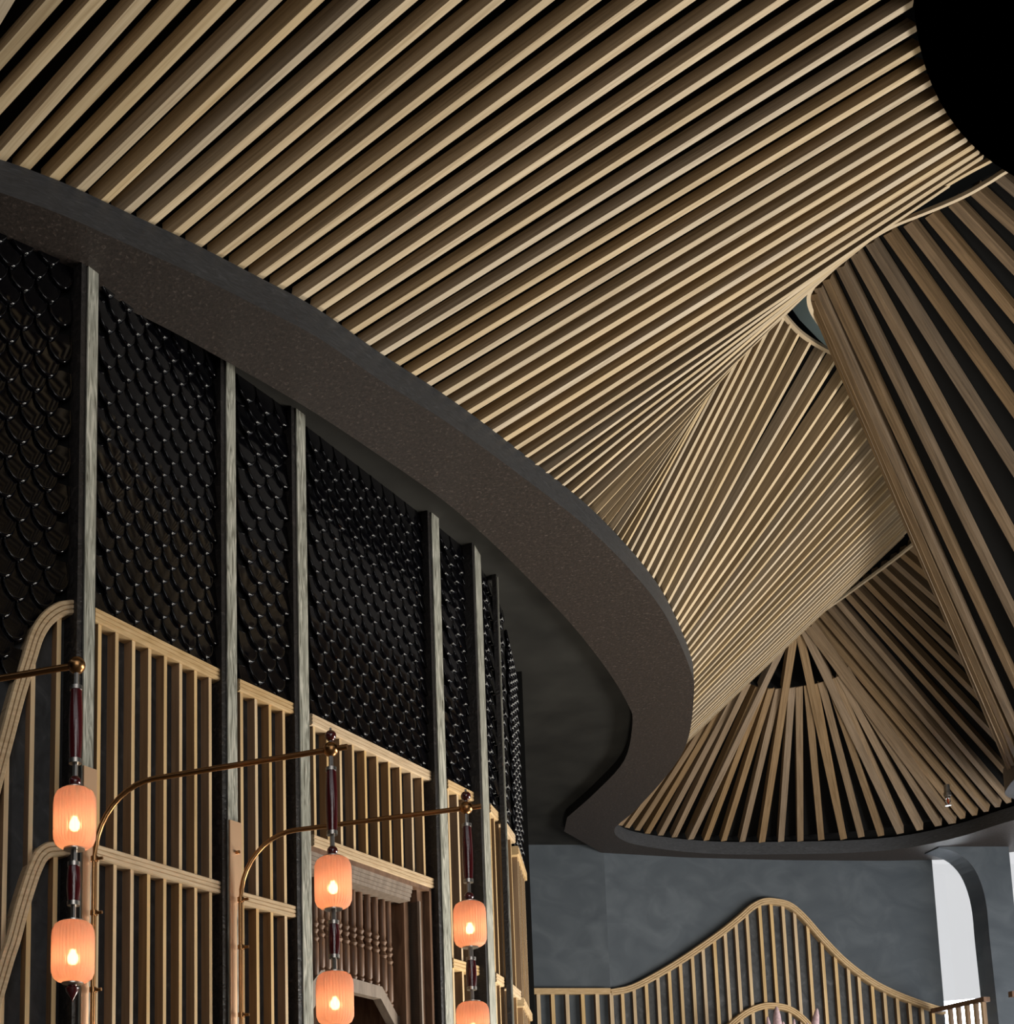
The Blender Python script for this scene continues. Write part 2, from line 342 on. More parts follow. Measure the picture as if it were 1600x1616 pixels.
# near round disc: circle through its rim
DZ = 7.34
DC = Vector((7.25, 4.42, DZ)); DR = 3.42
def circ(a, b, z):
    p = atz(*a, z); q = atz(*b, z); d = (q-p).normalized(); w = p-DC; w.z = 0
    bb = w.dot(d); cc = w.length_squared-DR*DR; disc = bb*bb-cc
    return p+d*(-bb-math.sqrt(max(0, disc)))
rimU_plan = catmull([Vector((5.62, 9.44, HU)), Vector((6.35, 9.95, HU)), Vector((7.1, 10.8, HU)), Vector((7.6, 11.5, HU)), Vector((7.83, 12.04, HU)), Vector((7.88, 12.45, HU)), Vector((7.79, 12.88, HU)),
                     Vector((7.55, 13.4, HU)), Vector((7.2, 13.9, HU))], 8)
RS = polylen(rimU_plan)
slats = []
arc60 = None
# arc length of the blob curve at strip 60
best = min(range(len(BCT)), key=lambda i: (BCT[i]-atz(1091, 1044, HT)).length); s60 = BS[best]
best = min(range(len(BCT)), key=lambda i: (BCT[i]-atz(1030, 912.5, HT)).length); s48 = BS[best]
step = (s60-s48)/12
topsS = {}
for i in range(-9, 85):
    if i in bulk: B = atz(*bulk[i], HT)
    elif -3 <= i < 0: B = hit(mid2[i], top[i], HT, BCT)
    elif i < 0:
        B0 = atz(*bulk[0], HT); bi = min(range(len(BCT)), key=lambda k: (BCT[k]-B0).length); B = at_s(BCT, BS, BS[bi]+i*.122)
    else: B = at_s(BCT, BS, s60+(i-60)*step*1.02)
    if i < -3: T = slats[0][1] if False else None
    elif i <= 16:
        a = mid2.get(i, bulk.get(i)); T = circ(a, top[i], HU)
        if T is None: T = atz(top[i][0]+60, -80, HU)
    elif i <= 53: T = atz(*top[i], HU)
    else:
        T = None
        if i <= 74:
            a = bulk.get(i) if i <= 60 else None
            if a is None:
                # image of B
                d = B.y*math.cos(TH)+B.z*math.sin(TH); wv = -B.y*math.sin(TH)+B.z*math.cos(TH); a = (PX+FPX*B.x/d, PY-FPX*wv/d)
            b_ = mid2[i]; T = hit(a, b_, HU, rimU_plan)
        if T is None:
            T = at_s(rimU_plan, RS, topsS.get(i-1, 2.9)+.13)
        k = min(range(len(rimU_plan)), key=lambda q: (rimU_plan[q]-T).length); topsS[i] = max(topsS.get(i-1, 0)+.02, RS[k])
    slats.append([B, T])
# slats outside the frame on the left: continue the fan
for j in range(5, -1, -1):
    slats[j][1] = slats[j+1][1]+(slats[j+1][1]-slats[j+2][1])
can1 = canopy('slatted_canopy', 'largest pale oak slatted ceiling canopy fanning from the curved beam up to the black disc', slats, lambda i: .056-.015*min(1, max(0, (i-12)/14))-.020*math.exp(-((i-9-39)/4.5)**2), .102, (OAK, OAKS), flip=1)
# rim trims
def trim(pts, parent, hgt=.03, th=.03, name='rim_trim', mm=OAK):
    side = offset(pts, th); mb = MB(); lo = [w3(p) for p in pts]
    path = [w3(p) for p in pts]; sd = [(b-a).normalized() for a, b in zip(pts, side)]
    mb.sweep(path, sd, [Vector((0, 0, 1))]*len(pts), [(0, -hgt/2), (th, -hgt/2), (th, hgt/2), (0, hgt/2)])
    return mb.build(name, mm, parent)
def upstand(pts, parent, z0, z1, name='upstand', mm=BLACK):
    mb = MB(); mb.quadstrip([w3(Vector((p.x, p.y, z0))) for p in pts], [w3(Vector((p.x, p.y, z1))) for p in pts]); return mb.build(name, mm, parent)
rimA = catmull([atz(1575, 247, HU), atz(1562, 255, HU), atz(1530, 272, HU), atz(1499, 290, HU), atz(1450, 319, HU)], 4)
trim(rimA, can1)
rimB = catmull([atz(1239, 494, HU), atz(1246, 503, HU), atz(1262.5, 521, HU), atz(1281, 535, HU), atz(1303.5, 548, HU), atz(1324, 558, HU)], 4)
trim(rimB, can1)
rimC = [p for p, s in zip(rimU_plan, RS) if s > 2.6]
rimC = catmull([atz(1445, 824, HU), atz(1441, 828, HU), atz(1403, 859, HU), atz(1366, 893, HU), atz(1340, 918, HU)], 4)
trim(rimC, can1)
# ------------------------------------------------------------------ right canopy
t3 = [(1611, 262, .80), (1575, 280, .85), (1536, 302, .92), (1503, 322, 1.05), (1466, 340, 1.19), (1432, 354, 1.3), (1400, 369, 1.405), (1372, 385, 1.57), (1347, 402, 1.81), (1325, 422, 2.03), (1303, 442, 2.14)]
yb3 = [770, 800, 850, 900, 925, 960, 1000, 1040, 1090, 1130, 1170]
s3 = []
for (x, y, k), yb in zip(t3, yb3): s3.append([atz(x, y, HU), atz(x+(yb-y)/k, yb, HT-.1)])
for (x, y, xb, yb) in [(1290, 455, 1618, 1192), (1283, 465, 1606, 1202), (1280, 476, 1598, 1209), (1283, 488, 1594, 1216), (1290, 500, 1594, 1224), (1303, 517, 1600, 1232), (1325, 535, 1615, 1240)]:
    s3.append([atz(x, y, HU), atz(xb, yb, HT-.1)])
s3 = [[b, t] for t, b in s3]
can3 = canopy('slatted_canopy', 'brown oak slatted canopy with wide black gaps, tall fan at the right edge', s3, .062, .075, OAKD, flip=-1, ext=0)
rim3 = catmull([atz(1640, 243, HU), atz(1611, 259, HU), atz(1585, 273, HU), atz(1563, 287, HU), atz(1528, 307, HU), atz(1491, 324, HU), atz(1454, 339, HU), atz(1410, 357, HU), atz(1372, 379, HU), atz(1330, 410, HU), atz(1300, 436, HU), atz(1285, 453, HU),
                atz(1279, 468, HU), atz(1285, 490, HU), atz(1305, 519, HU), atz(1330, 545, HU)], 4)
trim(rim3, can3, th=-.03)
# ------------------------------------------------------------------ far canopy
b4 = [(1062, 1214), (1035, 1246), (1004, 1278), (982, 1297)]
b4b = [(980, 1301), (990.6, 1304.7), (1006.6, 1309), (1022.5, 1314), (1043, 1317), (1064.7, 1320), (1089, 1322.5), (1115, 1325), (1142.5, 1326), (1171.6, 1327), (1201.6, 1327), (1232.5, 1327), (1263, 1326.5), (1296, 1324.5),
       (1331, 1322), (1359, 1320), (1390, 1318), (1420.6, 1313), (1451, 1309), (1480, 1302.5), (1503, 1297), (1519, 1292), (1538, 1287), (1556, 1281), (1574, 1274), (1592, 1267)]
P4 = [atz(x, y, HT) for x, y in b4b]
P4 = P4+[at_s(BCT, BS, BS[min(range(len(BCT)), key=lambda i: (BCT[i]-P4[-1]).length)]+.24*k) for k in range(1, 12)]
pre = [at_s(BCT, BS, BS[min(range(len(BCT)), key=lambda i: (BCT[i]-P4[0]).length)]-.24*k) for k in range(8, 0, -1)]
apex = {6: (1243, 1000), 10: (1252, 1002), 14: (1262, 1000), 17: (1270, 993), 20: (1275, 987)}
arc = {1: (1130, 1108), 2: (1141, 1100), 3: (1152, 1094), 4: (1166, 1087), 5: (1180, 1080), 6: (1197, 1084), 7: (1205, 1086), 8: (1217, 1087), 9: (1229, 1087), 10: (1240, 1086.5), 11: (1250, 1085.5), 12: (1261, 1084), 13: (1274, 1081.5), 14: (1285, 1080), 15: (1296, 1077), 16: (1308, 1073.5), 17: (1318, 1070), 18: (1325, 1067), 19: (1332, 1064)}
_B = atz(1201.6, 1327, HT); _T = atz(1252, 1002, HU-.15); ZA = 6.5
for _k in range(400):
    _p = _B.lerp(_T, _k/400); _d = _p.y*math.cos(TH)+_p.z*math.sin(TH); _w = -_p.y*math.sin(TH)+_p.z*math.cos(TH)
    if PY-FPX*_w/_d < 1086: ZA = _p.z; break
fan_short, fan_long = [], []
s4 = []
for k, p in enumerate(pre): s4.append([p, atz(1060+k*8, 1150-k*5, ZA)])
for i in range(0, 20):
    if i in arc: s4.append([P4[i], atz(*arc[i], ZA)])
    elif i == 0: s4.append([P4[0], atz(1120, 1114, ZA)])
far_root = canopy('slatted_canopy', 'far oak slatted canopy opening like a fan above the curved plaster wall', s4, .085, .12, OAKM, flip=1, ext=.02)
r4t = [(1270, 982), (1280, 976), (1293.6, 968), (1307, 959), (1321, 949), (1335.6, 938), (1348.6, 929), (1364, 918), (1377.5, 908), (1392.6, 897), (1407, 886), (1421.5, 875), (1435, 863), (1447.6, 853), (1461, 842), (1474, 831)]
s5 = []
for k, t in enumerate(r4t):
    bi = 21+k
    s5.append([P4[bi] if bi < len(P4) else P4[-1]+(P4[-1]-P4[-2])*(bi-len(P4)+1), atz(*t, HU)])
N0 = len(s5); nn = []
for i in range(N0):
    a, b = max(0, i-1), min(N0-1, i+1); tg = (s5[b][0]-s5[a][0]).normalized()
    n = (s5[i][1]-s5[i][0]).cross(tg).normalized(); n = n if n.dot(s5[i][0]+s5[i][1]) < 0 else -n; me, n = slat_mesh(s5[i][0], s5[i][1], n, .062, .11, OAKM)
    o = bpy.data.objects.new('slat', me); COL.objects.link(o); o.parent = far_root; nn.append(n)
mb = MB(); mb.quadstrip([w3(s[0]-n*.13) for s, n in zip(s5, nn)], [w3(s[1]-n*.13) for s, n in zip(s5, nn)]); mb.build('backing_sheet', BLACK, far_root)
for i, t in apex.items():
    B = P4[i]; T = atz(*t, HU-.15); tg = (P4[i+1]-P4[i-1]).normalized(); n = (T-B).cross(tg).normalized(); n = n if n.dot(B+T) < 0 else -n
    me, n = slat_mesh(B+n*.03, T+n*.03, n, .092, .11, OAKM); o = bpy.data.objects.new('slat', me); COL.objects.link(o); o.parent = far_root
# dark hollow above the short slats
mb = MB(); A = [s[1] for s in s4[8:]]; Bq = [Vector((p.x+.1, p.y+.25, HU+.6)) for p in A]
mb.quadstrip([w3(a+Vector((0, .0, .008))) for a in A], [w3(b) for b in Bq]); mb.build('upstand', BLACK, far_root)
rim4 = catmull([atz(1258, 992, HU), atz(1275, 979, HU), atz(1320, 948, HU), atz(1364, 916, HU), atz(1407, 884, HU), atz(1452, 848, HU), atz(1485, 820, HU)], 4)
trim(rim4, far_root, th=.03, hgt=.03)
# upper ceiling and opening
up = MB(); up.box((6, 9, EYE+HU+1.3), 26, 30, .1); up.build('ceiling', BLACK, None, props={'kind': 'structure'})
gp = flat([atz(1225, 440, HU+.7), atz(1330, 440, HU+.7), atz(1340, 580, HU+.7), atz(1290, 534, HU+.7), atz(1262, 505, HU+.7), atz(1250, 488, HU+.7)])
gpo = gp.build('ceiling_panel', GREYP, None, props={'label': 'small grey ceiling panel glimpsed in the gap between the canopy rims', 'category': 'ceiling panel'})
# ------------------------------------------------------------------ black disc
disc = thing('ceiling_disc', 'huge round black ceiling disc in the upper right corner where slats end', 'ceiling disc', (DC.x, DC.y, EYE+DZ-.12))
md = MB(); cir_ = [Vector(((DR+.02)*math.cos(k*math.pi/64), (DR+.02)*math.sin(k*math.pi/64), 0)) for k in range(128)]; md.quadstrip(cir_, [p+Vector((0, 0, .35)) for p in cir_], close=True); md.build('rim', BLACKOAK, disc)
DB = mat('black_oak_disc', rough=.8, scale=(2, 14, 2), noise=5, detail=7, spec=.05, ramp=[(.4, (.003, .003, .0033)), (.75, (.009, .009, .011))])
md = MB(); md.lathe([(0.0001, 0), (DR+.02, 0)], seg=128); md.build('underside', DB, disc)
# ------------------------------------------------------------------ right-hand bulkhead where canopy 3 lands
rb = catmull([Vector((9.5, 6.5, 0)), Vector((9.6, 8.0, 0)), Vector((9.7, 9.8, 0)), Vector((9.95, 12, 0)), Vector((10.3, 14.0, 0)), Vector((10.52, 14.75, 0)), Vector((10.8, 15.15, 0)), Vector((11.4, 15.35, 0)), Vector((12.4, 15.4, 0))], 5)
rbo = thing('ceiling_bulkhead', 'dark rounded end of the bulkhead at the right edge under the tall fan', 'bulkhead', (0, 0, 0))
mb = MB(); mb.quadstrip([w3(Vector((p.x, p.y, 5.32))) for p in rb], [w3(Vector((p.x, p.y, 5.62))) for p in rb]); mb.build('fascia', BLACKOAK, rbo, smooth=True)
mb = flat([Vector((p.x, p.y, 5.32)) for p in rb]+[Vector((13, 15.4, 5.32)), Vector((13, 6.5, 5.32))]); mb.build('soffit', FASC, rbo)

# ------------------------------------------------------------------ left wall facets
class Facet:
    def __init__(s, p0, p1):
        s.p = Vector((p0[0], p0[1], 0)); e = Vector((p1[0]-p0[0], p1[1]-p0[1], 0)); s.L = e.length; s.e = e.normalized(); s.n = Vector((s.e.y, -s.e.x, 0))
    def P(s, a, z, off=0): return s.p+s.e*a+s.n*off+Vector((0, 0, z))
    def img(s, x, y, off=0):
        r = ray(x, y); q = s.p+s.n*off; t = q.dot(s.n)/r.dot(s.n); w = r*t-s.p; return (w.dot(s.e), w.z)
HR = 3.36
def pr(x, y): v = atz(x, y, HR); return (v.x, v.y)
e30 = Vector((math.cos(math.radians(31)), math.sin(math.radians(31)), 0))
a0 = pr(148, 957.6)
v1 = (a0[0]-.10, a0[1]-.105)
FZ = Facet((v1[0]-e30.x*2.0, v1[1]-e30.y*2.0), v1)
FA = Facet(pr(148, 957.6), pr(358, 1061.7))
FB = Facet(pr(376.6, 1070.6), pr(473, 1114))
FC = Facet(pr(491, 1125.5), pr(691.4, 1223))
FD = Facet(pr(705, 1229), pr(762, 1258))
FE1 = Facet(pr(772, 1267.6), pr(791, 1288)); FE2 = Facet(pr(791, 1288), pr(811, 1317))
FF = Facet(pr(816, 1334.7), pr(830, 1379))
FG = Facet((3.50, 12.05), (4.1, 14.6))
ZB = -EYE  # enclosure of the hall out of view
WALLM = mat('dark_hall_wall', (.06, .055, .05), .8)
mb = MB(); mb.box((-7.1, 6, 3), .1, 27, 12); mb.build('wall_far_left', WALLM, None, props={'kind': 'structure'})
mb = MB(); mb.box((4.2, -7.1, 3), 23, .1, 12); mb.build('wall_front', WALLM, None, props={'kind': 'structure'})
mb = MB(); mb.box((15.6, 3.3, 3), .1, 21, 12); mb.build('wall_side', WALLM, None, props={'kind': 'structure'})
mb = MB(); mb.box((-1, 19.1, 3.5), 12.4, .1, 10.5); mb.box((10.5, 19.1, EYE+H1+2.1), 10.6, .1, 3.1); mb.box((15.6, 16.5, EYE+H1+2.1), .1, 6, 3.1); mb.build('wall_rear', WALLM, None, props={'kind': 'structure'})
# floor
wall = thing('wall_left', kind='structure', loc=(0, 0, 0))
allf = [FZ, FA, FB, FC, FD, FE1, FE2, FF, FG]
def boxf(mb, f, a0, a1, z0, z1, o0, o1):
    mb.box8([w3(f.P(a0, z0, o0)), w3(f.P(a1, z0, o0)), w3(f.P(a1, z0, o1)), w3(f.P(a0, z0, o1)), w3(f.P(a0, z1, o0)), w3(f.P(a1, z1, o0)), w3(f.P(a1, z1, o1)), w3(f.P(a0, z1, o1))])
mb = MB()
for f in allf:
    hole = f is FC
    if not hole: boxf(mb, f, -.25 if f in (FZ,) else -.16, f.L+.12, ZB, HR-.02, -.16, -.075)
c0 = FC.img(491, 1340, -.05); c1 = FC.img(676, 1400, -.05)
ZC = FC.img(600, 1372, 0)[1]
boxf(mb, FC, -.16, FC.L+.12, ZC+.02, HR-.02, -.16, -.075)
boxf(mb, FC, FC.L-.2, FC.L+.12, ZB, ZC+.02, -.16, -.075)
mb.build('plaster_backing', PLASTD, wall)
mb = MB()
for f in allf: boxf(mb, f, -.16, f.L+.12, HR-.02, H2+.02, -.20, -.05)
boxf(mb, FG, -.2, FG.L+.3, ZB, H2+.02, -.2, .02)
mb.build('black_backing', BLACK, wall)
# posts
def post(i, f0, a, label, ztop=H2+.02, zbot=-1.2, w=.10, o0=-.16, o1=.035):
    root = thing('wall_post', label, 'post', tuple(w3(f0.P(a, zbot, 0))), group='posts dividing the tiled wall')
    mb = MB(); boxf(mb, f0, a-.045, a+w, zbot, ztop, o0, o1); put(mb, 'core', BLACKOAK, root)
    mb = MB(); boxf(mb, f0, a, a+w-.014, zbot, ztop-.002, o1+.0002, o1+.01); put(mb, 'face_veneer', SILVER, root)
    return root
def post_from_img(f, xl, xr, y=1300): return f.img(xl, y, .045)[0], f.img(xr, y, .045)[0]
pa, pb = post_from_img(FA, 131.5, 151, 1100); post(1, FA, pa, 'post with grey veined face at far left, rising past the arched rail end', w=pb-pa)
p2a, p2b = post_from_img(FB, 360, 377, 1200); post(2, FB, p2a, 'grey faced post with the tall copper plate on its lower end', w=p2b-p2a)
p3a, p3b = post_from_img(FC, 474.5, 491, 1200); post(3, FC, p3a, 'grey faced post on the left side of the carved balustrade window', w=p3b-p3a)
p4a, p4b = post_from_img(FD, 692, 705, 1200); post(4, FD, p4a, 'grey faced post on the right side of the carved balustrade window', w=p4b-p4a)
p5a, p5b = post_from_img(FE1, 763, 773, 1200); post(5, FE1, p5a, 'narrow grey faced post beside the hanging lantern farthest right', w=p5b-p5a, o1=.02)
p6a, p6b = post_from_img(FF, 812, 817.5, 1400); post(6, FF, p6a, 'slim dark post seen edge on, second from the wall end', w=.05, o0=-.05, o1=-.012)
p7a, p7b = post_from_img(FG, 831, 835, 1450); post(7, FG, p7a, 'slimmest dark post seen edge on at the end of the tiled wall', w=.05, o1=.03)

# tiles ---------------------------------------------------------
TW, TP = .165, .116
def tile_mesh():
    mb = MB(); seg = 12; hw = TW/2*.985; hh = .165
    def ring(k, z0):
        out = [(-hw*k, z0)]
        return out
    # outline (x,z): top corners then half ellipse
    out = [(-hw, .06), (-hw, 0)]+[(-hw*math.cos(math.pi*i/seg), -(hh-.02)*math.sin(math.pi*i/seg)**.85) for i in range(1, seg)]+[(hw, 0), (hw, .06)]
    N = len(out)
    def lay(k, y, tilt=1):
        return [(x*k, -(y+tilt*max(0, (.06-z))*.15), z*k if z < 0 else z) for x, z in out]
    L = [lay(1, .0), lay(1, .008), lay(.975, .0145), lay(.935, .018), lay(.905, .018), lay(.885, .0155), lay(.85, .0155)]
    for l in L: mb.v += l
    for j in range(len(L)-1):
        for i in range(N-1): mb.f.append((j*N+i, j*N+i+1, (j+1)*N+i+1, (j+1)*N+i))
    mb.f.append(tuple((len(L)-1)*N+i for i in range(N)))
    me = mb.mesh('tile', GLAZE)
    me.polygons.foreach_set('use_smooth', [True]*len(me.polygons)); return me
TM = tile_mesh()
def tilepanel(f, label, a0, a1, z0f, z1, stuff=False, off=-.045):
    root = thing('fish_scale_tile_panel', label, 'tile panel', tuple(w3(f.P(a0, 3.3, off))), group='panels of black fish-scale tiles')
    rot = Matrix((f.e, -f.n, Vector((0, 0, 1)))).transposed().to_4x4()
    n = max(1, round((a1-a0)/TW)); tw = (a1-a0)/n; rows = int((z1-2.9)/TP)+1; spots = []
    for r in range(rows):
        z = z1-r*TP
        for c in range(n+(r % 2)):
            a = a0+(c+.5-(.5 if r % 2 else 0))*tw
            if z-.06 < z0f(a): continue
            half = r % 2 and c in (0, n)
            if half: continue
            spots.append((a, z, tw/TW))
    ms = []
    base = root.location
    for k, (a, z, sx) in enumerate(spots):
        M = Matrix.Translation(w3(f.P(a, z, off))-base)@rot@Matrix.Rotation(random.uniform(-.012, .012), 4, 'X')@Matrix.Rotation(random.uniform(-.02, .02), 4, 'Z')@Matrix.Diagonal((sx, 1, 1, 1))
        if not stuff and k >= len(spots)-300:
            o = bpy.data.objects.new('tile', TM); COL.objects.link(o); o.parent = root; o.matrix_local = M
        else: ms.append(M)
    if ms:
        V = [v.co.copy() for v in TM.vertices]; Fc = [tuple(p.vertices) for p in TM.polygons]; vv = []; ff = []
        for M in ms:
            n0 = len(vv); vv += [tuple(M@v) for v in V]; ff += [tuple(n0+i for i in q) for q in Fc]
        me = bpy.data.meshes.new('tile_field'); me.from_pydata(vv, [], ff); me.materials.append(GLAZE)
        me.polygons.foreach_set('use_smooth', [True]*len(me.polygons))
        o = bpy.data.objects.new('tile_field', me); COL.objects.link(o); o.parent = root; o['kind'] = 'stuff'
    return root
# rails ---------------------------------------------------------
RPROF = [(-.075, 0), (.0, 0), (.012, .008), (.012, .026), (.002, .030), (.012, .034), (.012, .052), (.002, .056), (.012, .060), (.012, .078), (0, .084), (-.075, .084)]
def rail(f, pts, parent, scale=1., name='rail', off=0., mm=None):
    """pts: (a,z) of the rail's outer (upper) edge, profile hangs to the inner side"""
    n = len(pts); path = []; ups = []
    for i in range(n):
        a, z = pts[i]; pa_, pb_ = pts[max(0, i-1)], pts[min(n-1, i+1)]
        d = Vector((pb_[0]-pa_[0], pb_[1]-pa_[1])).normalized(); nu = Vector((-d.y, d.x))   # outer side (up for left-to-right)
        u3 = f.e*nu.x+Vector((0, 0, nu.y)); path.append(w3(f.P(a, z, off))); ups.append(-u3)
    mb = MB(); mb.sweep(path, [f.n]*n, ups, [(a*1., b*scale) for a, b in RPROF]); return put(mb, name, mm or RAILW, parent)
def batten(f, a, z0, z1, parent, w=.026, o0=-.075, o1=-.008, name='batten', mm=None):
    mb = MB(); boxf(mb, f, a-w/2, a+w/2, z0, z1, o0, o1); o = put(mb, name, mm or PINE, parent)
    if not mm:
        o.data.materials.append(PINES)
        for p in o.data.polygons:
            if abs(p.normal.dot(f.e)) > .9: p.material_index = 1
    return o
def bay(f, label, xs, ytop_l, ytop_r, xl, xr, ymid_l=None, ymid_r=None, low=-1.2):
    root = thing('batten_screen', label, 'wood screen', tuple(w3(f.P(0, low, 0))), group='pale batten screens between the wall posts')
    al = f.img(xl, ytop_l, 0)[0]; ar = f.img(xr, ytop_r, 0)[0]
    rail(f, [(al, HR), (ar, HR)], root, 1.0)
    zm = None
    if ymid_l: zm = f.img((xl+xr)/2, (ymid_l+ymid_r)/2, 0)[1]; rail(f, [(al, zm), (ar, zm)], root)
    return root, al, ar, zm
def fill(f, root, a_first, a_last, n, zt, low, zm=None, lowm=None):
    for k in range(n):
        a = a_first+(a_last-a_first)*k/(n-1)
        if zm is None: batten(f, a, low, zt-.05, root)
        else:
            batten(f, a, zm-.03, zt-.05, root)
            if lowm is not None: batten(f, a, lowm, zm-.06, root)
ax = lambda f, x, y=1250: f.img(x, y, -.008)[0]
rA, al, ar, zmA = bay(FA, 'screen of vertical pale battens right of the far left post', None, 957.6, 1061.7, 148, 358, 1331, 1394)
fill(FA, rA, ax(FA, 155), ax(FA, 332), 8, HR, None, zmA, -1.2)
tilepanel(FA, 'broad black fish-scale tile panel above the screen right of the far left post', al+.02, ar-.03, lambda a: HR-.02, H2-.02)
rB, al, ar, zmB = bay(FB, 'narrow screen of pale battens beside the copper plated post', None, 1070.6, 1114, 376.6, 473, 1401, 1436)
fill(FB, rB, ax(FB, 382), ax(FB, 449), 4, HR, None, zmB, -1.2)
tilepanel(FB, 'narrow black fish-scale tile panel above the copper plated post', al+.02, ar-.03, lambda a: HR-.02, H2-.02)
rC, al, ar, zmC = bay(FC, 'pale batten screen above the carved balustrade window', None, 1125.5, 1223, 491, 691.4, 1315.5, 1389)
fill(FC, rC, ax(FC, 497), ax(FC, 667), 10, HR, None, zmC, None)
tilepanel(FC, 'black fish-scale tile panel above the carved balustrade window', al+.02, ar-.03, lambda a: HR-.02, H2-.02)
rD, al, ar, zmD = bay(FD, 'narrow pale batten screen behind the lantern farthest right', None, 1229, 1258, 705, 762, 1506, 1529)
fill(FD, rD, ax(FD, 707), ax(FD, 750), 4, HR, None, zmD, -1.2)
tilepanel(FD, 'narrow black fish-scale tile panel above the lantern farthest right', al+.02, ar-.03, lambda a: HR-.02, H2-.02)
rE = thing('batten_screen', 'curved pale batten screen of closely spaced strips past the last lantern', 'wood screen', tuple(w3(FE1.P(0, -1.2, 0))), group='pale batten screens between the wall posts')
zmE = zmD
for f, n in ((FE1, 3), (FE2, 3)):
    rail(f, [(0, HR), (f.L, HR)], rE); rail(f, [(0, zmE), (f.L, zmE)], rE)
    for k in range(n):
        a = f.L*(k+.35)/n; batten(f, a, zmE-.03, HR-.05, rE); batten(f, a, -1.2, zmE-.06, rE)
tilepanel(FE1, 'slim black fish-scale tile panel past the last lantern, nearer half', .02, FE1.L, lambda a: HR-.02, H2-.02)
tilepanel(FE2, 'slim black fish-scale tile panel past the last lantern, farther half', 0, FE2.L-.03, lambda a: HR-.02, H2-.02, stuff=True)
rF = thing('batten_screen', 'slimmest pale batten screen at the far end of the tiled wall', 'wood screen', tuple(w3(FF.P(0, -1.2, 0))), group='pale batten screens between the wall posts')
rail(FF, [(0, HR), (FF.L, HR)], rF); rail(FF, [(0, zmE), (FF.L, zmE)], rF)
for k in range(6):
    a = FF.L*(k+.6)/6.4; batten(FF, a, zmE-.03, HR-.05, rF); batten(FF, a, -1.2, zmE-.06, rF)
tilepanel(FF, 'slimmest black fish-scale tile panel at the far end of the wall', .0, FF.L-.03, lambda a: HR-.02, H2-.02, stuff=True)
# leftmost facet with curving rails
zo = [(123, 946.5), (106, 947), (88.6, 951), (66.5, 966.5), (48.7, 993), (35.4, 1033), (17.7, 1090), (0, 1156), (-20, 1232), (-45, 1330), (-70, 1430)]
lo_ = [(123, 1326), (91, 1327.6), (71, 1330), (55, 1343), (44, 1365), (35, 1390), (22, 1432), (9, 1480), (0, 1507), (-20, 1575), (-50, 1680)]
rZ = thing('batten_screen', 'pale batten screen with two arching rails bending down at the left edge', 'wood screen', tuple(w3(FZ.P(1, -1.2, 0))), group='pale batten screens between the wall posts')
def curve2(f, pts, n=5):
    q = catmull([Vector((*f.img(x, y, 0), 0)) for x, y in pts], n); return [(p.x, p.y) for p in q]
cz = list(reversed(curve2(FZ, zo))); cl = list(reversed(curve2(FZ, lo_)))
rail(FZ, cz, rZ); rail(FZ, cl, rZ)
def zat(c, a):
    for (x0, z0), (x1, z1) in zip(c, c[1:]):
        if min(x0, x1) <= a <= max(x0, x1): return z0+(z1-z0)*(a-x0)/(x1-x0+1e-9)
    return c[0][1] if a < c[0][0] else c[-1][1]
for x, y in ((91, 1150), (50, 1200), (8, 1350)):
    a = FZ.img(x, y, -.008)[0]
    zt = zat(cz, a); zl = zat(cl, a)
    batten(FZ, a, zl-.03, zt-.05, rZ); batten(FZ, a, -1.2, zl-.07, rZ)
for x, y in ((-35, 1500),):
    a = FZ.img(x, y, -.008)[0]; batten(FZ, a, -1.2, zat(cz, a)-.05, rZ)
tilepanel(FZ, 'leftmost black fish-scale tile panel above the arching rail', .2, FZ.L-.02, lambda a: zat(cz, a)-.02 if a > .55 else zat(cz, a)-.4, H2+.3)
# black beyond the arching rail under tiles
# ------------------------------------------------------------------ carved window in facet C
wn = thing('carved_balustrade_window', 'carved brown wooden window with turned balusters and arched board between two posts', 'window', tuple(w3(FC.P(0, -1.2, 0))))
def I(x, y, off): return FC.img(x, y, off)
zc_top = I(600, 1376, 0)[1]; zc_top = zmC-.085
aL = I(491, 1450, -.02)[0]; aR = I(678, 1450, -.02)[0]
mb = MB(); boxf(mb, FC, aL-.1, aR+.0, zc_top-.03, zc_top, -.30, .0); put(mb, 'head_board', WALNUT, wn)
zi = I(655, 1410, -.03)[1]
mb = MB()
for k, (dz, o) in enumerate(((0, -.005), (.028, -.012), (.056, -.02), (.084, -.03))): boxf(mb, FC, aL-.1, I(655, 1450, 0)[0], zc_top-.03-dz-.026, zc_top-.03-dz, -.14, o-.01)
put(mb, 'cornice', WALNUTG, wn)
mb = MB(); boxf(mb, FC, aR-.03, aR+.0, -1.2, zc_top, -.35, .0); put(mb, 'frame_stile', WALNUT, wn)
a2 = I(660, 1500, -.05)[0]
mb = MB(); boxf(mb, FC, a2, aR-.03, -1.2, zc_top-.03, -.20, -.05); put(mb, 'frame_stile', WALNUT, wn)
mb = MB(); boxf(mb, FC, a2-.0, a2+.02, -1.2, zc_top-.12, -.22, -.03); put(mb, 'bead_moulding', WALNUTG, wn)
a3 = I(637, 1500, -.12)[0]; a3b = I(644, 1500, -.12)[0]
zI = I(600, 1412, -.12)[1]
mb = MB()
boxf(mb, FC, aL-.1, a3+.02, zI-.0, zI+.04, -.3, -.11); boxf(mb, FC, aL-.1, a3+.03, zI+.04, zI+.08, -.3, -.10); put(mb, 'inner_head', WALNUTG, wn)
mb = MB(); boxf(mb, FC, a3, a3b, -1.2, zI+.1, -.35, -.11); put(mb, 'inner_stile', WALNUT, wn)
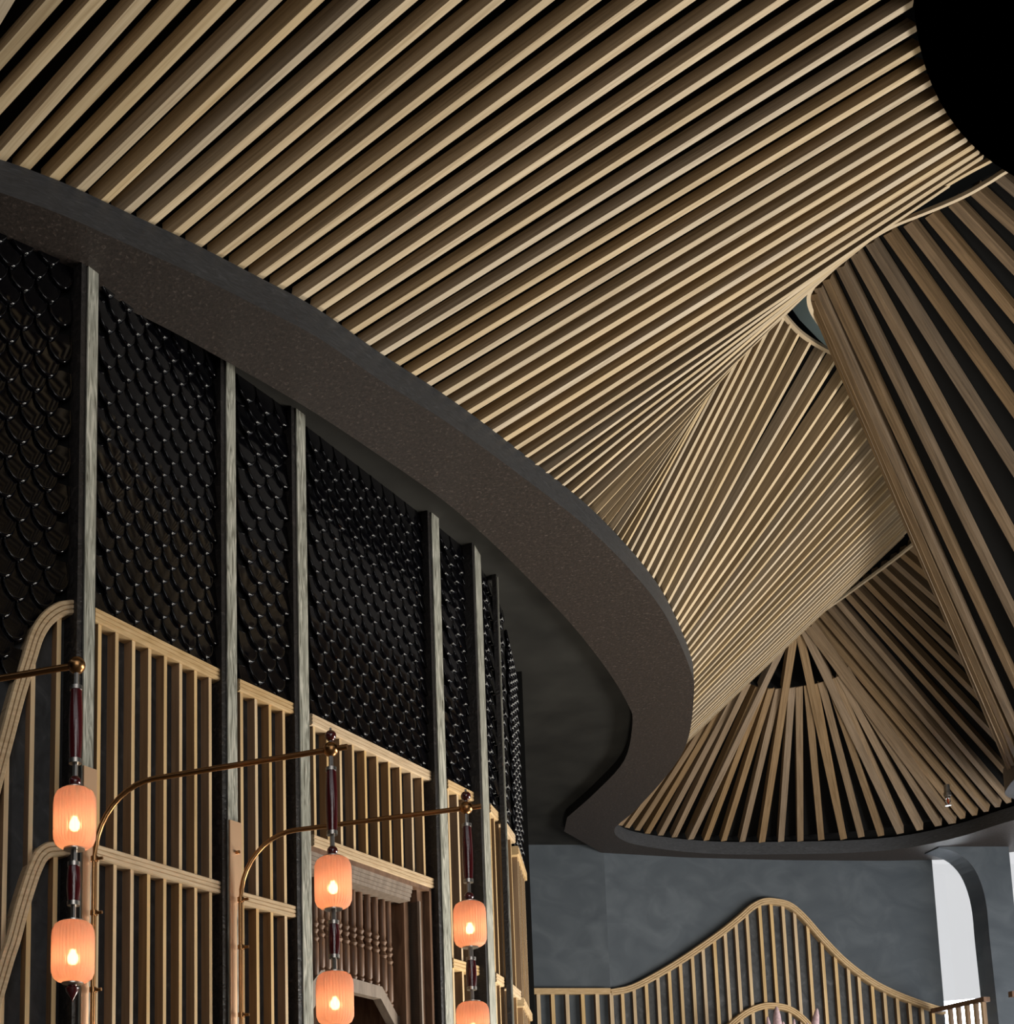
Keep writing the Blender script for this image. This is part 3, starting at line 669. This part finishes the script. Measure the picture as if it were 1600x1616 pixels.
mb = MB(); boxf(mb, FC, a3b, a2, -1.2, zI+.25, -.25, -.16); put(mb, 'side_panel', WALNUT, wn)
mb = MB(); boxf(mb, FC, aL-.3, a3b, -1.2, zI+.3, -.72, -.70); put(mb, 'back_panel', WALNUT, wn)
mb = MB(); boxf(mb, FC, a3b, a3b+.03, -1.2, zI+.3, -.7, -.3); put(mb, 'reveal', WALNUT, wn)
mb = MB(); boxf(mb, FC, aL-.3, a3b, zI+.08, zI+.3, -.7, -.28); put(mb, 'reveal', WALNUT, wn)
# arched lower board
ov = -.17
up_ = [(440, 1625), (491, 1553), (507, 1531), (543, 1540), (603, 1557), (628, 1603), (642, 1606)]
lw_ = [(642, 1640), (632, 1634), (601, 1576), (550, 1564), (520, 1555), (496, 1590), (470, 1640)]
P = [w3(FC.P(*FC.img(x, y, ov), ov)) for x, y in up_+lw_]
mb = MB(); mb.prism(P, FC.n*-.07); put(mb, 'arched_board', WALNUTG, wn)
for x, yb in ((497, 1544), (506.5, 1529), (516.5, 1531), (526, 1533), (534.5, 1535), (546, 1538), (557.7, 1540), (569, 1543), (581.6, 1547), (593.6, 1552), (605.5, 1567), (615, 1584)):
    a, zb = FC.img(x, yb, -.2); zt = zI+.01; z0 = zb-.03; Hh = zt-z0; r = .030
    pf = [(r*.8, 0), (r, .02), (r*.75, .035), (r, .05), (r, .5*Hh-.10), (r*.8, .5*Hh-.085), (r*1.15, .5*Hh-.065), (r*.8, .5*Hh-.045), (r*.65, .5*Hh-.03), (r*1.1, .5*Hh-.005), (r*.7, .5*Hh+.015), (r*1.1, .5*Hh+.04), (r*.75, .5*Hh+.065), (r*.85, .5*Hh+.09), (r*.85, Hh)]
    mb = MB(); mb.lathe(pf, w3(FC.P(a, z0, -.2)), seg=12); put(mb, 'baluster', WALNUT, wn, smooth=True)
# ------------------------------------------------------------------ lamps
def pend(parent, top, k, parts):
    """parts stacked below a point; k scale"""
    pass
SH = [(.030, 0), (.062, .004), (.080, .018), (.0895, .042), (.0905, .07), (.0905, .195), (.088, .222), (.078, .246), (.060, .259), (.030, .262)]
def shade(parent, c, first=True):
    c = Vector(c)
    mb = MB(); prof = [(r, z) for r, z in SH]; inner = [(max(r-.005, .001), z) for r, z in reversed(SH)]
    mb.lathe(prof+inner, c, seg=144, ribs=36, amp=.045); o = put(mb, 'lamp_shade', GL, parent, smooth=True)
    o['label'] = 'ribbed frosted peach glass shade, lit'
    mb = MB(); mb.lathe([(.001, .075), (.014, .079), (.023, .09), (.026, .103), (.023, .116), (.014, .128), (.010, .140), (.001, .142)], c, seg=16); b = put(mb, 'bulb', BULB, o, smooth=True) if False else put(mb, 'bulb', BULB, parent, smooth=True)
    for z, nm in ((-.006, 'cap'), (.262, 'cap')):
        mb = MB(); mb.lathe([(.046, z), (.046, z+.006), (.02, z+.012)], c, seg=24); put(mb, nm, NICKEL, parent, smooth=True)
def stack(parent, x, y, ztop, spec):
    for kind, z0, z1, r in spec:
        mb = MB(); c = (x, y, 0); a, b = ztop-z1, ztop-z0
        if kind == 'rod': mb.lathe([(r, a), (r, b)], c, seg=8); put(mb, 'rod', NICKEL, parent)
        elif kind == 'ferrule': mb.lathe([(r, a), (r, b)], c, seg=20); put(mb, 'ferrule', NICKEL, parent, smooth=True)
        elif kind == 'bead':
            R_ = (b-a)/2; mb.lathe([(R_*math.sin(t*math.pi/10)+1e-4, (a+b)/2-R_*math.cos(t*math.pi/10)) for t in range(11)], c, seg=20); put(mb, 'bead', OXBLOOD, parent, smooth=True)
        elif kind == 'ball':
            R_ = (b-a)/2; mb.lathe([(R_*math.sin(t*math.pi/10)+1e-4, (a+b)/2-R_*math.cos(t*math.pi/10)) for t in range(11)], c, seg=24); put(mb, 'ball_joint', BRASS, parent, smooth=True)
        elif kind == 'spindle':
            L = b-a; mb.lathe([(r*(.72+.28*math.sin(math.pi*(.12+.76*t/12))), a+L*t/12) for t in range(13)], c, seg=24); put(mb, 'spindle', OXBLOOD, parent, smooth=True)
        elif kind == 'finial': mb.lathe([(.0005, a), (.006, a+.012), (.012, a+.022), (.027, a+.045), (.03, a+.058), (.018, b-.004), (.02, b)], c, seg=20); put(mb, 'finial', OXBLOOD, parent, smooth=True)
        elif kind == 'shade': shade(parent, (x, y, a))
PXM = 1/322.  # metres per pixel of the middle lantern
def spec_full(upper=True, second=True):
    u = lambda p: (p-1182)*PXM
    S = []
    if upper: S += [('rod', u(1146), u(1160), .006), ('bead', u(1150), u(1162)+.02, 0), ('rod', u(1162), u(1174), .009)]
    S += [('ball', u(1169.5), u(1194.5), 0), ('rod', u(1194), u(1214), .012), ('ferrule', u(1213), u(1219), .028), ('spindle', u(1219), u(1319), .030), ('ferrule', u(1319), u(1325.5), .028),
          ('rod', u(1325), u(1345), .012), ('bead', u(1343), u(1360), 0), ('shade', u(1362), u(1446.5), 0),
          ('rod', u(1449), u(1467), .014), ('ferrule', u(1466), u(1472), .028), ('spindle', u(1472), u(1521), .030), ('ferrule', u(1521), u(1527), .028), ('rod', u(1527), u(1546), .011), ('shade', u(1549), u(1633.5), 0),
          ('finial', u(1637), u(1660), 0)]
    return S
def lamp(label, x, yarm, Y, wallP, ybend, xbend, first=False, plate=None):
    c = aty(x, yarm, Y); base = w3(c)
    root = thing('wall_lamp', label, 'lamp', tuple(base), group='two-lantern wall lamps on long curved arms')
    sp = spec_full(upper=not first)
    stack(root, base.x, base.y, base.z, sp)
    # arm
    z = base.z; wp = Vector((wallP.x, wallP.y, 0)); hp = Vector((base.x, base.y, 0)); d = (hp-wp).normalized(); Rb = .36
    pth = [wp+Vector((0, 0, -1.2+EYE))]
    zb = z-Rb*1.15
    pth.append(wp+Vector((0, 0, zb)))
    for k in range(1, 11):
        t = k/10*math.pi/2; pth.append(wp+d*(Rb*(1-math.cos(t)))+Vector((0, 0, zb+Rb*1.15*math.sin(t)*.97)))
    zarm0 = pth[-1].z; endp = hp+d*(.02 if first else .085); endp.z = z
    pth.append(hp.lerp(pth[-1]*Vector((1, 1, 0)) if False else Vector((pth[-1].x, pth[-1].y, 0)), .5)+Vector((0, 0, (zarm0+z)/2)))
    pth.append(Vector((endp.x, endp.y, z)))
    mb = MB(); mb.tube(pth, .015, 12); put(mb, 'arm', BRASS, root, smooth=True)
    for zz in (zb+.0, zb-.30, zb-.72):
        mb = MB(); mb.lathe([(.021, zz-.014), (.021, zz+.014)], (wp.x, wp.y, 0), seg=16); 
        mb.tube([wp+Vector((0, 0, zz)), wp+d*.05+Vector((0, 0, zz))], .009, 8); put(mb, 'clamp', BRASS, root, smooth=True)
    return root, wp, zb
# lamp 2 on the far-left post, lamp 3 on the second post, lamp 1 reaching in from outside the frame
wp1 = FA.P((pa+pb)/2, 0, .10); wp2 = FB.P((p2a+p2b)/2+.01, 0, .10)
q = lamp('two-lantern lamp in the middle, hanging before the carved balustrade window', 522, 1182.5, 5.74, wp1+FA.e*.0, 0, 0)
q3 = lamp('two-lantern lamp farthest right, hanging before the narrow batten screen', 735.5, 1275, 6.66, wp2-FB.e*.01, 0, 0)
y1 = 4.92; c1_ = aty(121, 1050, y1)
q1 = lamp('two-lantern lamp at the left, nearest, with small teardrop finial fully in view', 121, 1050, y1, Vector((c1_.x-1.25, c1_.y+.42, 0)), 0, 0, first=True)
def plate(parent, f, a0, a1, ytop, x, off=.05):
    zt = f.img(x, ytop, off)[1]; am = (a0+a1)/2; hw = (a1-a0)/2*1.05
    zt2 = zt-.62
    pts = [(am-hw, zt), (am+hw, zt), (am+hw, zt-.25), (am+hw*.9, zt-.40), (am+hw*.55, zt-.52), (am+hw*.30, zt2), (am+hw*.22, -1.2), (am-hw*.22, -1.2), (am-hw*.3, zt2), (am-hw*.55, zt-.52), (am-hw*.9, zt-.40), (am-hw, zt-.25)]
    pts = [(am-hw, zt), (am+hw, zt), (am+hw, zt-.25), (am+hw*.85, zt-.38), (am+hw*.35, zt-.50), (am+hw*.1, zt2), (am+hw*.0, -1.2), (am-hw, -1.2)]
    mb = MB(); mb.prism([w3(f.P(a, z, off)) for a, z in pts], f.n*.012); o = put(mb, 'backplate', COPPER, parent); o['label'] = 'tall copper backplate narrowing downwards'
    for z in (zt-.2,):
        mb = MB(); mb.tube([w3(f.P(am+.005, z, off+.01)), w3(f.P(am+.005, z, off+.035))], .011, 10); put(mb, 'screw_knob', BRASS, parent, smooth=True)
plate(q[0], FA, pa, pb, 1212, 140); plate(q3[0], FB, p2a, p2b, 1297, 370)
# bulbs throw a little warm light
# ------------------------------------------------------------------ back wall
ZRB = 3.26
bl = [Vector((5.05, 17.45, 0)), Vector((6.38, 17.93, 0))]
cr = [Vector((6.38, 17.93, 0)), Vector((7.1, 18.07, 0)), Vector((7.8, 18.18, 0)), Vector((8.6, 18.27, 0)), Vector((9.43, 18.33, 0)), Vector((10.3, 18.37, 0)), Vector((11.0, 18.39, 0)), Vector((11.80, 18.40, 0))]
wb = thing('wall_back', kind='structure')
mb = MB(); f = Facet((4.6, 17.93), (6.42, 17.93)); boxf(mb, f, 0, f.L, ZB, H2+.1, -.3, 0)
mb.build('left_return', PLASTER, wb)
mb = MB(); mb.quadstrip([w3(Vector((p.x, p.y, ZB))) for p in cr], [w3(Vector((p.x, p.y, H1+.05))) for p in cr])
bk = [p+Vector((0, .45, 0)) for p in cr]
mb.quadstrip([w3(Vector((p.x, p.y, ZB))) for p in [cr[-1], cr[-1]+Vector((.0, .45, 0))]], [w3(Vector((p.x, p.y, H1+.05))) for p in [cr[-1], cr[-1]+Vector((.0, .45, 0))]])
mb.build('curved_plaster', PLASTER, wb)
fl = f
rL = thing('batten_screen', 'low flat-topped pale batten screen left of the wave-shaped rail', 'wood screen', tuple(w3(Vector((5.6, 17.8, -1.2)))))
zL = fl.img(900, 1559, .1)[1]
BP = [(-.10, 0), (.0, 0), (.012, .012), (.012, .04), (.0, .044), (.012, .05), (.012, .08), (0, .084), (-.10, .084)]
rail(fl, [(0, zL), (fl.img(963, 1559, .1)[0], zL)], rL, 1.15, off=.1)
for x in (850, 872.6, 895.5, 920, 943, 965.3):
    a = fl.img(x, 1590, .08)[0]; batten(fl, a, -1.2, zL-.08, rL, w=.055, o0=0, o1=.09)
fr = Facet((6.38, 17.93), (11.80, 18.40))
def bow(a):  # wall surface offset from the chord
    t = max(0, min(1, a/fr.L)); return -.13*4*t*(1-t)*1.0
wv = [(962, 1561), (995.5, 1553.5), (1039, 1531.6), (1083, 1505), (1137, 1468), (1171, 1441), (1190.6, 1424), (1210, 1414.6), (1229.6, 1414.6), (1254, 1421), (1278, 1441), (1307.6, 1475.5), (1337, 1507), (1366, 1531.6), (1395, 1551), (1429.5, 1568), (1473, 1585), (1492, 1591)]
rW = thing('batten_screen', 'pale batten screen with a wave-shaped rail peaking on the curved back wall', 'wood screen', tuple(w3(Vector((9, 18, -1.2)))))
cw = [(p.x, p.y) for p in catmull([Vector((*fr.img(x, y, .06), 0)) for x, y in wv], 4)]
def railb(c, parent, sc=1.):
    n = len(c); path = []; ups = []
    for i in range(n):
        a, z = c[i]; p, q_ = c[max(0, i-1)], c[min(n-1, i+1)]; d = Vector((q_[0]-p[0], q_[1]-p[1])).normalized()
        ups.append(-(fr.e*(-d.y)+Vector((0, 0, d.x)))); path.append(w3(fr.P(a, z, bow(a)+.08)))
    mb = MB(); mb.sweep(path, [fr.n]*n, ups, [(a_*1.5, b_*sc) for a_, b_ in RPROF]); return put(mb, 'rail', RAILW, parent)
railb(cw, rW, 1.25)
for xz in (340, 380, 422, 462, 502, 541, 578, 615, 655, 692, 730, 768, 812, 850, 888, 925, 965, 1007, 1047, 1085, 1123, 1163, 1200, 1238, 1275, 1312, 1345):
    x = 820+xz/2.051; a = fr.img(x, 1560 if 560 < xz < 1100 else 1600, .08)[0]
    batten(fr, a, -1.2, zat(cw, a)-.08, rW, w=.05, o0=bow(a)-.0, o1=bow(a)+.06)
la = [(1140, 1630), (1156, 1612), (1181, 1592.5), (1205, 1582), (1225, 1580), (1249, 1584), (1268.6, 1595), (1286, 1612), (1300, 1632), (1315, 1655)]
cla = [(p.x, p.y) for p in catmull([Vector((*fr.img(x, y, .06), 0)) for x, y in la], 4)]
railb(cla, rW, 1.2)
mb = MB(); pc = [(a, z) for a, z in cw if z > 0]
mb.quadstrip([w3(fr.P(a, -1.4, bow(a)+.012)) for a, z in pc], [w3(fr.P(a, z-.06, bow(a)+.012)) for a, z in pc]); put(mb, 'backing_sheet', PLASTD, rW)
# coral
cr_ = thing('coral_ornament', 'pale pink finger coral ornament in front of the small arch on the back wall', 'ornament', tuple(w3(aty(1250, 1700, 17.0))))
for x, yt, r in ((1225, 1588, .062), (1289, 1591, .058), (1211, 1604, .04), (1253, 1608, .035), (1236, 1612, .04), (1274, 1614, .04)):
    t = aty(x, yt, 17.0); b = aty(1250+(x-1250)*.7, 1700, 17.0); mb = MB(); n0 = 0
    rr = [(r*1.15, 0), (r*1.1, .4), (r, .7), (r*.75, .88), (r*.35, .98), (.002, 1)]
    L = (t-b); k = 10
    for q_, tt in rr:
        for i in range(k):
            an = 2*math.pi*i/k; p = w3(b+L*tt)+Vector((math.cos(an), math.sin(an), 0))*q_; mb.v.append(tuple(p))
    for j in range(len(rr)-1):
        for i in range(k): i2 = (i+1) % k; mb.f.append((j*k+i, j*k+i2, (j+1)*k+i2, (j+1)*k+i))
    put(mb, 'coral_finger', PINK, cr_, smooth=True)
# ------------------------------------------------------------------ window + pier
YP = 17.6
pf = Facet((aty(1400, 1400, YP).x, YP), (aty(1800, 1400, YP).x, YP))
def q2(x, y): return pf.img(x, y, 0)
ztop = H1+.02
jam = [(1481, 1338), (1500, 1342), (1520, 1352), (1538, 1372), (1550, 1400), (1557, 1432), (1561, 1475), (1568, 1540), (1577, 1625)]
jp = [(p.x, p.y) for p in catmull([Vector((*q2(x, y), 0)) for x, y in jam], 3)]
right = q2(1591, 1330)[0]
outl = jp+[(jp[-1][0]+.0, ZB), (right, ZB), (right, ztop), (jp[0][0], ztop)]
mb = MB(); mb.prism([w3(pf.P(a, z, 0)) for a, z in outl], Vector((0, .34, 0))); mb.build('wall_right', PLASTER, None, props={'kind': 'structure'})
# window sheet of glass outside the opening, thin frame
wnw = thing('window_1', kind='structure')
GLASS = mat('clear_glass', (1, 1, 1), .0, trans=1, spec=.5)
mb = MB(); f2 = Facet((11.7, 18.55), (13.6, 18.55)); boxf(mb, f2, 0, f2.L, ZB, H1, 0, .01); mb.build('pane', GLASS, wnw)
# railing in front of the window
rr_ = thing('window_railing', 'short railing of pale battens under a dark handrail across the bright window', 'railing', tuple(w3(aty(1515, 1700, 17.9))))
h0 = aty(1473, 1592, 18.2); h1 = aty(1557, 1573, 17.35); h1.z = h0.z
h1 = atz(1557, 1573, h0.z)
fh = Facet((h0.x, h0.y), (h1.x, h1.y))
mb = MB(); boxf(mb, fh, 0, fh.L, h0.z-.07, h0.z, -.05, .05); put(mb, 'handrail', WALNUT, rr_)
for x in (1500, 1513, 1527, 1541, 1553):
    a = fh.img(x, 1600, 0)[0]; batten(fh, a, -1.2, h0.z-.07, rr_, w=.04, o0=-.03, o1=.03)
hr2 = thing('handrail_end', 'short dark brown handrail stub at the right edge against the pier', 'handrail', tuple(w3(aty(1600, 1570, 16.8))))
mb = MB(); p = w3(aty(1594, 1569, 16.8)); mb.box((p.x+.3, p.y, p.z), .6, .08, .08); put(mb, 'handrail', WALNUT, hr2)
# ------------------------------------------------------------------ sprinklers
def sprinkler(label, c, s, red=False):
    root = thing('fire_sprinkler', label, 'sprinkler', tuple(w3(c)))
    b = w3(c)
    mb = MB(); mb.lathe([(.028*s, .12*s), (.028*s, .04*s), (.036*s, .035*s), (.036*s, .0), (.026*s, -.005*s), (.026*s, -.03*s)], b, seg=16); put(mb, 'body', STEEL, root, smooth=True)
    mb = MB(); mb.tube([b+Vector((.024*s, 0, -.03*s)), b+Vector((.026*s, 0, -.06*s)), b+Vector((.0, 0, -.10*s))], .006*s, 6); mb.tube([b+Vector((-.024*s, 0, -.03*s)), b+Vector((-.026*s, 0, -.06*s)), b+Vector((.0, 0, -.10*s))], .006*s, 6); put(mb, 'yoke', STEEL, root)
    mb = MB(); mb.lathe([(.008*s, -.09*s), (.008*s, -.03*s)], b, seg=8); put(mb, 'bulb', REDG, root)
    mb = MB(); mb.lathe([(.03*s, -.108*s), (.03*s, -.102*s)], b, seg=12); put(mb, 'deflector', STEEL, root)
sprinkler('small steel fire sprinkler hanging among the far canopy slats', aty(1495, 1256, 15.2), 1.0*1.25)
sprinkler('steel fire sprinkler with red bulb cut by the top edge of the photograph', aty(757, -6, 5.6), .62)
# enclosure of the hall out of view
WALLM = mat('dark_hall_wall', (.06, .055, .05), .8)
mb = MB(); mb.box((-7.1, 6, 3), .1, 27, 12); mb.build('wall_far_left', WALLM, None, props={'kind': 'structure'})
mb = MB(); mb.box((4.2, -7.1, 3), 23, .1, 12); mb.build('wall_front', WALLM, None, props={'kind': 'structure'})
mb = MB(); mb.box((15.6, 3.3, 3), .1, 21, 12); mb.build('wall_side', WALLM, None, props={'kind': 'structure'})
mb = MB(); mb.box((-1, 19.1, 3.5), 12.4, .1, 10.5); mb.box((10.5, 19.1, EYE+H1+2.1), 10.6, .1, 3.1); mb.box((15.6, 16.5, EYE+H1+2.1), .1, 6, 3.1); mb.build('wall_rear', WALLM, None, props={'kind': 'structure'})
# floor
mb = MB(); mb.box((4, 6, -.05), 34, 40, .1); mb.build('floor', FLOORM, None, props={'kind': 'structure'})
bpy.context.view_layer.update()
